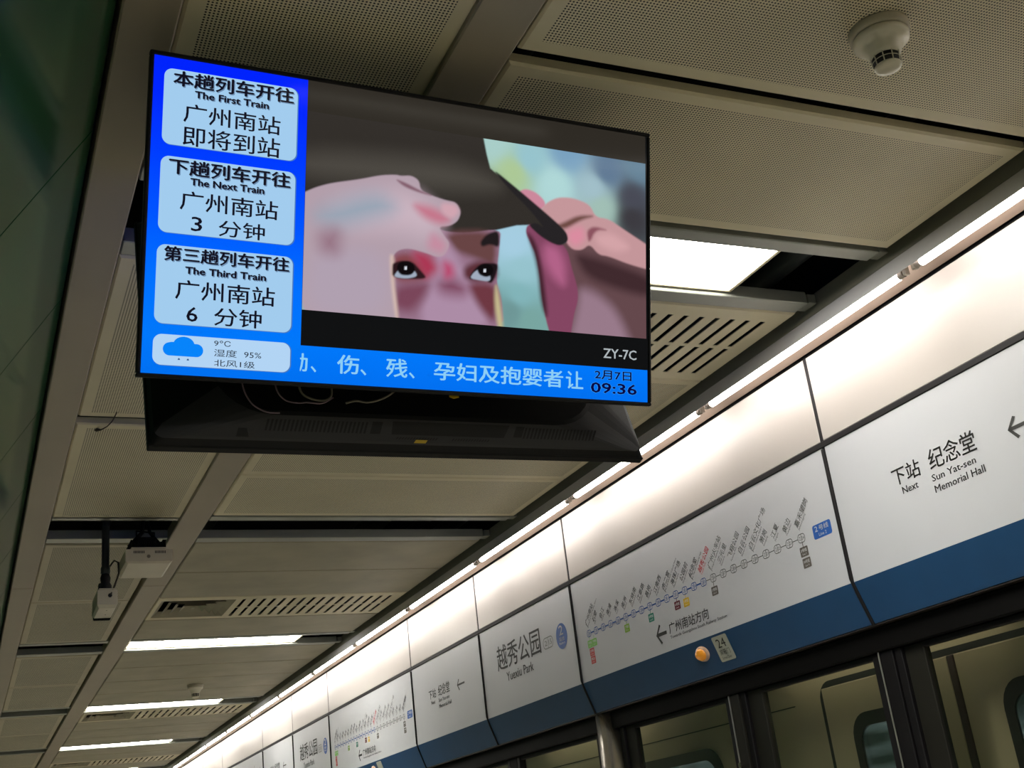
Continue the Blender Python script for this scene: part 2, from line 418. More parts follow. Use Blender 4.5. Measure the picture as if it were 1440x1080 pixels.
def name_lettering():
    o = strings([('越秀公园', 6.354, 5.764, .950, 1.086, .010), ('Yuexiu Park', 6.243, 5.882, .880, .928, .014)]); w = WB()
    ov = MB(); w.b.ring(ov, -5.732, -5.612, .955, 1.014, .027, .004, n=8); w.b.text(ov, '2', -5.712, -5.684, .972, .998); w.b.text(ov, '15', -5.664, -5.628, .972, .998)
    w.b.poly(ov, [(-5.674, .957), (-5.671, .957), (-5.671, 1.012), (-5.674, 1.012)]); o.append(('station_number', ov, text_g))
    rd = MB(); w.b.ell(rd, -5.508, .986, .064, .065, n=36); o.append(('round_logo', rd, text_b))
    return o+strings([('2', 5.530, 5.487, .992, 1.040, .02), ('站台', 5.538, 5.478, .962, .984, .01), ('Platform', 5.541, 5.475, .945, .957, .0)], white_p, lift=.0014)
STN = [('广州南站', 'Guangzhou South Railway Station'), ('石壁', 'Shibi'), ('会江', 'Huijiang'), ('南浦', 'Nanpu'), ('洛溪', 'Luoxi'), ('南洲', 'Nanzhou'), ('东晓南', 'Dongxiaonan'), ('江泰路', 'Jiangtailu'), ('昌岗', 'Changgang'), ('江南西', 'Jiangnanxi'), ('市二宫', "The 2nd Workers' Cultural Palace"), ('海珠广场', 'Haizhu Square'), ('公园前', 'Gongyuanqian'), ('纪念堂', 'Sun Yat-sen Memorial Hall'), ('越秀公园', 'Yuexiu Park'), ('广州火车站', 'Guangzhou Railway Station'), ('三元里', 'Sanyuanli'), ('飞翔公园', 'Feixiang Park'), ('白云公园', 'Baiyun Park'), ('白云文化广场', 'Baiyun Culture Square'), ('萧岗', 'Xiaogang'), ('江夏', 'Jiangxia'), ('黄边', 'Huangbian'), ('嘉禾望岗', 'Jiahewanggang')]
def sty(i): return 5.210-(5.210-3.477)*i/23
def line_map():
    out = []; b = WB().b; z = .939
    a = math.radians(42); ca, sa = math.cos(a), math.sin(a)
    line = MB()
    for i, (zh, en) in enumerate(STN):
        x = -sty(i); mi = text_r if i == 14 else (text_m if i < 14 else text_g)
        nm = MB(); x0, z0 = x-.012, z+.040
        b.line_text(nm, zh, x0, z0, .0305, a, bold=.012 if i == 14 else .005)
        b.line_text(nm, en, x0+.014*sa, z0-.014*ca, .0125, a)
        if len(en) > 20: b.poly(nm, [(x0-.010, z0+.010), (x0+.014, z0-.014), (x0+.015, z0-.0125), (x0-.0085, z0+.0115)])
        out.append(('station_name', nm, mi))
        st = MB(); m2 = text_b if i < 15 else text_g
        b.ring(st, x-.022, x+.022, z-.017, z+.017, .014, .0028)
        b.text(st, '2', x-.014, x-.006, z-.007, z+.008); b.text(st, '%02d' % (i+1), x+.001, x+.016, z-.006, z+.006)
        b.poly(st, [(x-.0012, z-.016), (x+.0012, z-.016), (x+.0012, z+.016), (x-.0012, z+.016)])
        out.append(('station_marker', st, m2))
        if i < 23:
            x2 = -sty(i+1); h = .0030 if i < 14 else .0015
            line = MB(); b.poly(line, [(x+.022, z-h), (x2-.022, z-h), (x2-.022, z+h), (x+.022, z+h)], 0)
            out.append(('route_line', line, text_b if i < 14 else text_g))
    def tg(x, zc, mi, t1, t2, stem=True, w=.0235, h=.0180):
        t_ = MB(); b.rrect(t_, x-w, x+w, zc-h, zc+h, .004)
        if stem: b.poly(t_, [(x-.0018, zc+h), (x+.0018, zc+h), (x+.0018, z-.017), (x-.0018, z-.017)])
        b.text(t_, t1, x-w*.72, x+w*.72, zc-.001, zc+.012, bold=.02, mi=1); b.text(t_, t2, x-w*.5, x+w*.5, zc-.012, zc-.005, mi=1)
        out.append(('transfer_tag', t_, [tagm[mi], white_p]))
    tg(-5.214, .889, 0, '7号线', 'Line 7'); tg(-5.166, .889, 0, '7号线', 'Line 7'); tg(-5.204, .849, 1, '22号线', 'Line 22', False); tg(-5.201, .811, 1, '佛山2', 'Line 2', False)
    tg(-4.836, .889, 2, '广佛线', 'GF Line'); tg(-4.610, .889, 3, '8号线', 'Line 8'); tg(-4.381, .893, 4, '6号线', 'Line 6'); tg(-4.308, .890, 5, '1号线', 'Line 1')
    tg(-4.085, .887, 6, '5号线', 'Line 5'); tg(-3.477, .889, 6, '3号线', 'Line 3'); tg(-3.474, .847, 6, '14号线', 'Line 14', False)
    t_ = MB(); b.rrect(t_, -3.407, -3.302, .912, .963, .009)
    b.text(t_, '2', -3.394, -3.378, .938, .957, bold=.02, mi=1); b.text(t_, '号线', -3.370, -3.316, .938, .957, bold=.02, mi=1); b.text(t_, 'Line 2', -3.376, -3.332, .919, .931, mi=1)
    out.append(('line_number_tag', t_, [tagm[7], white_p]))
    hd = MB(); arrow(b, hd, 4.589, .803, .088, .037, .015); out.append(('arrow', hd, text_m))
    return out+strings([('广州南站方向', 4.478, 4.160, .789, .836, .012), ('Towards Guangzhou South Railway Station', 4.477, 4.032, .765, .781, .01)])
tagm = [mat('tag_'+n, c, .5) for n, c in (('light_green', (122, 190, 84)), ('red', (196, 62, 60)), ('green', (128, 170, 40)), ('teal', (24, 130, 110)), ('maroon', (104, 30, 48)), ('yellow', (224, 184, 30)), ('dark_grey', (92, 86, 80)), ('blue', (32, 88, 168)))]
first = {}
for kd, a, b, i in mods:
    dy = PW*i
    if kd == 'next': dy += PW                  # the lettering is laid out on the panel nearest the camera (i = -1)
    idx = (i+1 if kd == 'next' else i)
    nm = {'map': 'line_map_panel', 'name': 'station_name_panel', 'next': 'next_station_panel'}[kd]
    lab = {'map': 'white panel with blue foot and long route map, %s route map on the wall',
           'name': 'white panel with blue foot reading Yuexiu Park, %s of its kind',
           'next': 'white panel with blue foot naming the next station, %s of its kind'}[kd] % ORD[min(idx, 6)]
    o = sheet(PROF, a+.009, b-.009).build(nm, sign_white); o.location = (0, 0, 0)
    tag(o, lab, 'sign', {'map': 'route map panels over the doors', 'name': 'station name panels', 'next': 'next station panels'}[kd])
    sheet(LOW, a+.009, b-.009).build('blue_band', blue, o)
    MB().tube([(XW-.001, b, H+1.205), (XW-.0005, b, H+.735), (XW+.012, b, H+.69), (XW+.053, b, H+.575)], .0085, 8).build('rubber_joint', black, o)
    if idx > 4: continue
    if kd not in first:
        L_ = {'next': next_lettering, 'name': name_lettering, 'map': line_map}[kd]()
        parts = [mb.build(n_, m_, o) for n_, mb, m_ in L_]
        for p in parts: p.location[1] = dy
        first[kd] = [(n_, p.data) for (n_, mb, m_), p in zip(L_, parts)]
    else:
        for n_, me in first[kd]:
            p = link(n_, me, o); p.location[1] = dy
# parts on the slanted blue band: indicator light and door number plate
nn = Vector((-.106, 0, -.037)).normalized()
def on_band(y, z):                              # point of the band's face at height z
    return Vector((XW+.010+(.690-z)*.349, y, H+z))
amber = mat('amber_lens', (214, 140, 40), .25, emit=(226, 140, 40), es=.2)
rimm = mat('lamp_rim', (214, 176, 146), .3)
for i in range(0, 5):
    dy = PW*i
    t = thing('door_indicator_light', ['round amber light over the door numbered 24', 'round amber light over the second door along', 'round amber light over the third door along', 'round amber light over the fourth door along', 'round amber light over the farthest door'][i], 'light', (0, 0, 0), group='amber door lights')
    c = on_band(4.279+dy, .667); u = Vector((0, 1, 0)); w_ = nn.cross(u)
    def dome(R, h, lift, n=24, rings=6):
        m = MB(); vs = []; 
        for j in range(rings+1):
            a = math.pi/2*j/rings; rr = R*math.cos(a); hh = h*math.sin(a)+lift
            for q in range(n): vs.append(c+u*(rr*math.cos(2*math.pi*q/n))+w_*(.70*rr*math.sin(2*math.pi*q/n))+nn*hh)
        fs = [(j*n+q, j*n+(q+1) % n, (j+1)*n+(q+1) % n, (j+1)*n+q) for j in range(rings) for q in range(n)]
        return m.add(vs, fs, 0, True)
    dome(.047, .016, 0).build('rim', rimm, t); dome(.036, .020, .008).build('lens', amber, t)
    PB = Board(on_band(4.122+dy, .665), (0, -1, 0), (-.3296, 0, .9441), nn)
    pl = MB(); PB.rrect(pl, -.052, .052, -.055, .050, .008, lift=.003); PB.rrect(pl, -.052, .052, -.055, .050, .008, lift=.0005)
    p = pl.build('door_number_plate', mat('plate_white', (182, 184, 170), .4))
    tag(p, ['small pale number plate reading 24 beside the nearest amber light', 'small pale number plate beside the second amber light', 'small pale number plate beside the third amber light', 'small pale number plate beside the fourth amber light', 'small pale number plate beside the farthest amber light'][i], 'number plate', 'door number plates')
    if i == 0:
        tx = MB(); PB.text(tx, '24', -.030, .030, .002, .038, lift=.0036, bold=.006); PB.text(tx, '屏蔽门', -.036, .036, -.028, -.006, lift=.0036); PB.text(tx, 'Screen Door', -.034, .034, -.046, -.034, lift=.0036)
        tx.build('plate_text', text_m, p)

# ------------------------------------------------------------------ fluorescent tubes
XT, ZT, SP = 2.628, 1.531, 1.2063
def make_tube():
    t = thing('fluorescent_tube', 'x', 'tube light', (XT, 0, H+ZT))
    MB().tube([(0, -.553, 0), (0, -.55, 0), (0, .55, 0), (0, .553, 0)], [.010, .013, .013, .010], 14).build('tube', tubem, t)
    for s_ in (-1, 1):
        MB().tube([(0, s_*.553, 0), (0, s_*.575, 0)], .0125, 12).build('end_cap', mat('tube_cap', (150, 140, 130), .5), t)
        MB().box(-.010, .010, s_*.576, s_*.590, -.011, .043, c=.002).build('lamp_holder', mat('holder_white', (170, 162, 150), .5), t)
    return t
proto = make_tube(); n_t = 0
words = ['first', 'second', 'third', 'fourth', 'fifth', 'sixth', 'seventh', 'eighth', 'ninth', 'tenth', 'eleventh', 'twelfth', 'thirteenth', 'fourteenth', 'fifteenth', 'sixteenth', 'seventeenth', 'eighteenth', 'nineteenth', 'twentieth', 'twenty-first', 'twenty-second', 'twenty-third', 'twenty-fourth']
for j in range(-3, 20):
    t = proto if j == -3 else copy_tree(proto)
    t.location = (XT, 2.505+SP*(j+.5), H+ZT)
    if j >= -1:
        t['label'] = 'lit fluorescent tube above the sign wall, %s from the right of the row' % words[j+1]
    else:
        t['label'] = 'lit fluorescent tube above the sign wall, outside the right edge, %s back' % ['farther', 'just'][j+3]
    t['group'] = 'fluorescent tubes in a row above the signs'
# ------------------------------------------------------------------ recessed ceiling lamps
def make_lamp():
    t = thing('ceiling_lamp', 'x', 'ceiling light', (1.635, .15, H+1.61))
    MB().box(-.59, .59, -.138, .138, .006, .02).build('diffuser', lampm, t)
    f = MB()
    for x0, x1, y0, y1 in ((-.605, .605, -.15, -.139), (-.605, .605, .139, .15), (-.605, -.591, -.139, .139), (.591, .605, -.139, .139)): f.box(x0, x1, y0, y1, 0, .03, c=.002)
    f.build('frame', cream, t)
    MB().box(-.60, .60, -.145, .145, .031, .07).build('housing', ductm, t)
    return t
lamp0 = make_lamp(); first_l = True
lab = {0: 'broad lit ceiling panel lamp right of the hanging screen', 2: 'long lit ceiling lamp panel, nearest of those below the screens in the photo', 3: 'long lit ceiling lamp panel beyond the far smoke detector', 4: 'lit ceiling lamp strip, third of the row at lower left',
       5: 'short lit ceiling lamp strip at the bottom edge, lower left', 6: 'tiny lit ceiling lamp strip at the far end, second last', 7: 'tiny lit ceiling lamp strip at the very far end', -1: 'ceiling lamp panel just behind the viewer', -2: 'ceiling lamp panel farther behind the viewer'}
for k in (0, 2, 3, 4, 5, 6, 7, -1, -2):
    t = lamp0 if first_l else copy_tree(lamp0); first_l = False
    t.location = (1.635, S(k)+.155, H+1.612); t['label'] = lab[k]; t['group'] = 'recessed ceiling lamps'

# ------------------------------------------------------------------ smoke detectors
det_m = mat('ivory_plastic', (206, 200, 178), .35); det_d = mat('detector_dark', (22, 20, 18), .6)
def make_detector():
    t = thing('smoke_detector', 'x', 'smoke detector', (0, 0, 0))
    MB().lathe([(0, 0), (.066, 0), (.067, -.004), (.066, -.017), (.062, -.021), (.0, -.021)], 0, 0, 40).build('base', mat('ivory_base', (176, 168, 146), .45), t)
    MB().lathe([(.0, -.0212), (.060, -.0215), (.0625, -.026), (.0615, -.035), (.056, -.040), (.050, -.043), (.043, -.052), (.036, -.066), (.0325, -.075), (.0, -.075)], 0, 0, 40).build('housing', det_m, t)
    MB().lathe([(.0, -.0755), (.030, -.0755), (.0285, -.097), (.0, -.097)], 0, 0, 32).build('vent', det_d, t)
    r = MB()
    for q in range(10):
        a = 2*math.pi*q/10; r.tube([(.0325*math.cos(a), .0325*math.sin(a), -.074), (.0300*math.cos(a), .0300*math.sin(a), -.098)], .0014, 5)
    r.lathe([(.0318, -.0855), (.0325, -.0865), (.0315, -.0875), (.0300, -.0865), (.0318, -.0855)], 0, 0, 32)
    r.build('vent_ribs', det_m, t)
    MB().lathe([(.0295, -.0975), (.0300, -.099), (.0285, -.103), (.020, -.1075), (.010, -.1095), (0, -.110)], 0, 0, 32).build('cap', det_m, t)
    return t
d = make_detector(); d.location = (1.796, 1.626, H+1.60); tag(d, 'ivory smoke detector on the perforated panel at upper right', 'smoke detector', 'smoke detectors')
d = copy_tree(d); d.location = (1.80, 10.45, H+1.60); tag(d, 'small smoke detector between two lit lamps at lower left', 'smoke detector', 'smoke detectors')

# ------------------------------------------------------------------ platform doors
XD = 2.90
MB().box(2.862, 2.95, Y0, Y1, H+.49, H+.570, c=.004).build('trim_5', steel_dk, kind='structure')
MB().box(2.832, 2.96, Y0, Y1, H+.5705, H+.5755, c=.001).build('trim_6', mat('door_header_edge', (40, 34, 30), .5), kind='structure')
MB().box(2.86, 3.0, Y0, Y1, H+.578, H+.70).build('trim_7', steel_dk, kind='structure')
ZT_ = H+.488
def leaf(label, y0, y1, s0, s1, bright=None, bolt=False, group='platform door leaves', bw=.035):
    """glazed leaf from y0 to y1; s0, s1 widths of the grey stile at the low and high Y end"""
    t = thing('screen_door_leaf' if bolt is not None else 'fixed_screen', label, 'door' if bolt is not None else 'glass screen', (0, 0, 0), group=group)
    MB().box(XD-.02, XD+.02, y0, y0+bw, 0.01, ZT_, c=.003).build('seal', black, t); MB().box(XD-.02, XD+.02, y1-bw, y1, 0.01, ZT_, c=.003).build('seal', black, t)
    if s0: MB().box(XD-.008, XD+.022, y0+bw+.001, y0+bw+s0, .01, ZT_, c=.003).build('stile', stile_m, t)
    if s1: MB().box(XD-.008, XD+.022, y1-bw-s1, y1-bw-.001, .01, ZT_, c=.003).build('stile', stile_m, t)
    MB().box(XD-.012, XD+.02, y0+bw+s0+.001, y1-bw-s1-.001, ZT_-.018, ZT_, c=.002).build('top_rail', black, t)
    MB().box(XD-.012, XD+.02, y0+bw+s0+.001, y1-bw-s1-.001, .01, .16, c=.002).build('bottom_rail', stile_m, t)
    MB().box(XD+.003, XD+.009, y0+bw+s0+.002, y1-bw-s1-.002, .161, ZT_-.019).build('glass_pane', pane_glass, t)
    return t
nmw = {0: 'nearest', 1: 'second', 2: 'third'}
for i in (0, 1, 2):
    dy = PW*i
    t = leaf('glass sliding door leaf left of the centre post, under the %s route map' % nmw[i], 4.262+dy, 5.228+dy, .0, .09, bw=.04)
    t = leaf('glass sliding door leaf right of the centre post, under the %s route map' % nmw[i], 3.327+dy, 4.188+dy, .0, .10, bw=.034)
    p = thing('centre_post', 'grey post with a bolt between the door leaves under the %s route map' % nmw[i], 'post', group='centre posts')
    MB().box(XD-.028, XD+.02, 4.192+dy, 4.256+dy, .01, H+.489, c=.003).build('post', stile_m, p)
    MB().box(XD-.031, XD-.02, 4.2565+dy, 4.2605+dy, .01, H+.489, c=.001).build('bright_edge', mat('worn_edge', (190, 188, 176), .3, metal=.7), p)
    MB().prism([(4.247+dy+.009*math.cos(q*math.pi/6), H+.215+.011*math.sin(q*math.pi/6)) for q in range(12)], 'x', XD-.040, XD-.0285).build('bolt', steel, p)
    p = MB().lathe([(0, 0), (.100, 0), (.100, H+.5695), (0, H+.5695)], 2.93, 5.335+dy, 40).build('steel_pillar', steel)
    tag(p, 'round brushed steel pillar left of the door under the %s route map' % nmw[i], 'pillar', 'steel pillars')
    p = thing('door_jamb_post', 'narrow black post with a bright edge right of the door under the %s route map' % nmw[i], 'post', group='door jamb posts')
    MB().box(XD-.025, XD+.02, 3.249+dy, 3.312+dy, .01, H+.489, c=.002).build('post', black, p)
    MB().box(XD-.031, XD-.0255, 3.3125+dy, 3.3165+dy, .01, H+.569, c=.001).build('bright_edge', MATS['worn_edge'], p)
for i in (-1, 0, 1):
    dy = PW*i; wd = {-1: 'at the right edge, right of the narrow black post', 0: 'under the nearest Yuexiu Park panel', 1: 'under the second Yuexiu Park panel'}[i]
    leaf('fixed glass screen '+wd, 6.56+dy, 7.805+dy, .0, .095, bolt=None, group='fixed glass screens')
    leaf('fixed glass screen, smaller bay '+{-1: 'outside the right edge', 0: 'left of the nearest steel pillar', 1: 'left of the second steel pillar'}[i], 5.44+dy, 6.46+dy, 0, 0, bolt=None, group='fixed glass screens')
    p = MB().box(XD-.02, XD+.02, 6.462+dy, 6.558+dy, .01, H+.489, c=.003).build('mullion_post', steel_dk); tag(p, {-1: 'black mullion post outside the right edge', 0: 'black mullion post under the nearest Yuexiu Park panel', 1: 'black mullion post under the second Yuexiu Park panel'}[i], 'post', 'mullion posts')

# ------------------------------------------------------------------ fill tubes over the track, added unseen to brighten the train
trk = mat('track_fill_glow', (255, 255, 245), .4, emit=(255, 248, 228), es=TRACK_FILL_E)
for j in range(-1, 8):
    y = 1.2+2.4*j
    t = thing('track_fill_light', 'added fill tube over the track, hidden behind the door header, %s along' % words[j+1], 'tube light', (3.035, y, H+.64), group='added fill lights over the track')
    MB().tube([(0, -.6, 0), (0, .6, 0)], .014, 10).build('tube', trk, t); MB().box(-.02, .02, -.62, .62, .018, .05, c=.003).build('housing', stile_m, t)
# ------------------------------------------------------------------ the train behind the glass
train_m = mat('train_body', (178, 165, 136), .42, metal=.2, noise=.05, nscale=2)
gask = mat('rubber_gasket', (20, 20, 17), .6)
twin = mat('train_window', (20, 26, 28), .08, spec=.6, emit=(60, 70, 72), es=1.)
def painted_window_glow(m):                             # glowing noise streaks painted on the pane for reflections and carriage interior
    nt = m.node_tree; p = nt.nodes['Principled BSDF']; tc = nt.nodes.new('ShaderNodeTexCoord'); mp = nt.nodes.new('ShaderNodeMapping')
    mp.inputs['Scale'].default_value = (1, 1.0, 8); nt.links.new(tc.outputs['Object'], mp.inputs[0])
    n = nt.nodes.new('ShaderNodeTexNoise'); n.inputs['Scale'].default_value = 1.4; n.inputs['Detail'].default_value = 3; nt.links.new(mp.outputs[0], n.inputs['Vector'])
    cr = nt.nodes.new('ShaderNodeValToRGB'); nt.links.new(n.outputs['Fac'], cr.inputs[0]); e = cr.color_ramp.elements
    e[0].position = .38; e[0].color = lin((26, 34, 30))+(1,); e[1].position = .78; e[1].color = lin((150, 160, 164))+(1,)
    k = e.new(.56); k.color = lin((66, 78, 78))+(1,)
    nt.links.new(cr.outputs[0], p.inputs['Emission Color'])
painted_window_glow(twin)
XTR = 3.15
tr = thing('metro_train', 'beige metro train standing behind the glass platform doors', 'train')
bod = MB().prism([(XTR, -.9), (XTR, H+.78), (XTR+.04, H+.98), (XTR+.22, H+1.2), (XTR+.7, H+1.36), (XTR+1.4, H+1.42), (XTR+2.1, H+1.36), (XTR+2.6, H+1.18), (XTR+2.78, H+.9), (XTR+2.8, -.9)], 'y', -5.5, 30).build('body', train_m, tr)
def rr(y0, y1, z0, z1, r, n=6):
    o = []
    for cy, cz, a0 in ((y1-r, z1-r, 0), (y0+r, z1-r, 90), (y0+r, z0+r, 180), (y1-r, z0+r, 270)):
        for k in range(n+1):
            a = math.radians(a0+90*k/n); o.append((cy+r*math.cos(a), cz+r*math.sin(a)))
    return o
def window(y0, y1, z0, z1, r, parent, x=XTR):
    o = rr(y0, y1, z0, z1, r); i = rr(y0+.045, y1-.045, z0+.045, z1-.05, r*.7); n = len(o)
    m = MB(); vs = [(x-.012, *p) for p in o]+[(x-.016, *p) for p in i]+[(x-.0005, *p) for p in o]+[(x-.004, *p) for p in i]
    m.add(vs, [(a, (a+1) % n, n+(a+1) % n, n+a) for a in range(n)]+[(a, (a+1) % n, 2*n+(a+1) % n, 2*n+a) for a in range(n)]+[(n+a, n+(a+1) % n, 3*n+(a+1) % n, 3*n+a) for a in range(n)])
    g = m.build('window_frame', gask, parent)
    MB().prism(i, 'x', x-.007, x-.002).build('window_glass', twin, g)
for i in range(-1, 4):
    dy = PW*i; a, b = 2.512+dy, 4.028+dy
    m = MB(); o = rr(a, b, .02, H+.486, .07); q = rr(a+.022, b-.022, .04, H+.462, .06); n = len(o)
    m.add([(XTR-.002, *p) for p in o]+[(XTR-.002, *p) for p in q], [(s_, (s_+1) % n, n+(s_+1) % n, n+s_) for s_ in range(n)])
    m.build('door_seal', gask, tr)
    MB().box(XTR-.012, XTR-.0005, (a+b)/2-.016, (a+b)/2+.016, .05, H+.460, c=.003).build('centre_seal', mat('brown_rubber', (52, 34, 28), .7), tr)
    for y0, y1, e0, e1 in ((a+.024, (a+b)/2-.018, .16, .182), ((a+b)/2+.018, b-.024, .17, .155)):
        d = MB().box(XTR-.009, XTR-.0005, y0, y1, .05, H+.460, c=.003).build('train_door', train_m, tr)
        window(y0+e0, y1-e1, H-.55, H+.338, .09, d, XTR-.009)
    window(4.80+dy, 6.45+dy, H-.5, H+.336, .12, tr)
    MB().box(XTR-.003, XTR, 4.2+dy, 7.1+dy, H+.418, H+.422).build('seam', gask, tr)
    MB().box(XTR-.003, XTR, 4.55+dy, 4.556+dy, 0, H+.75).build('seam', gask, tr)
# ------------------------------------------------------------------ the hanging screens
def emit_mat(name, rgb, es=1.0):
    m = mat(name, (4, 4, 5), .09, emit=rgb, es=es, spec=.05); return m
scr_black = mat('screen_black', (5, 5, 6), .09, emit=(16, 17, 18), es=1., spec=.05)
scr_bar = mat('screen_letterbox_reflection', (5, 5, 6), .09, emit=(46, 42, 36), es=1., spec=.05)  # warm glow painted in for the ceiling's reflection on the black bar
panel_m = emit_mat('screen_panel', (162, 204, 238)); panel_s = emit_mat('screen_panel_shade', (70, 120, 190)); panel_w = emit_mat('screen_panel_light', (178, 212, 244))
ink = mat('screen_ink', (4, 4, 8), .2, emit=(14, 14, 30), es=1.); ink_sh = emit_mat('screen_ink_shadow', (112, 142, 176))
navy = emit_mat('screen_navy', (6, 8, 70)); cyan = emit_mat('screen_cyan', (140, 206, 244)); halo = emit_mat('screen_halo', (60, 160, 250)); grey_t = emit_mat('screen_grey', (176, 184, 188)); cloud_m = emit_mat('screen_cloud', (6, 132, 250)); drop_m = emit_mat('screen_drop', (50, 90, 140))
def blue_mat():
    m = emit_mat('screen_blue', (0, 100, 255)); nt = m.node_tree; p = nt.nodes['Principled BSDF']
    tc = nt.nodes.new('ShaderNodeTexCoord'); sp = nt.nodes.new('ShaderNodeSeparateXYZ'); nt.links.new(tc.outputs['Object'], sp.inputs[0])
    mr = nt.nodes.new('ShaderNodeMapRange'); mr.inputs[1].default_value = -.3035; mr.inputs[2].default_value = .3025; nt.links.new(sp.outputs['Z'], mr.inputs[0])
    cr = nt.nodes.new('ShaderNodeValToRGB'); nt.links.new(mr.outputs[0], cr.inputs[0])
    st = [(0, (0, 112, 240)), (.12, (0, 120, 250)), (.3, (0, 112, 255)), (.5, (0, 84, 255)), (.7, (0, 60, 255)), (.88, (0, 38, 255)), (1, (0, 34, 252))]
    e = cr.color_ramp.elements
    e[0].position = 0; e[0].color = lin(st[0][1])+(1,); e[1].position = 1; e[1].color = lin(st[-1][1])+(1,)
    for q, c in st[1:-1]:
        n = e.new(q); n.color = lin(c)+(1,)
    nt.links.new(cr.outputs[0], p.inputs['Emission Color']); return m
sblue = blue_mat()
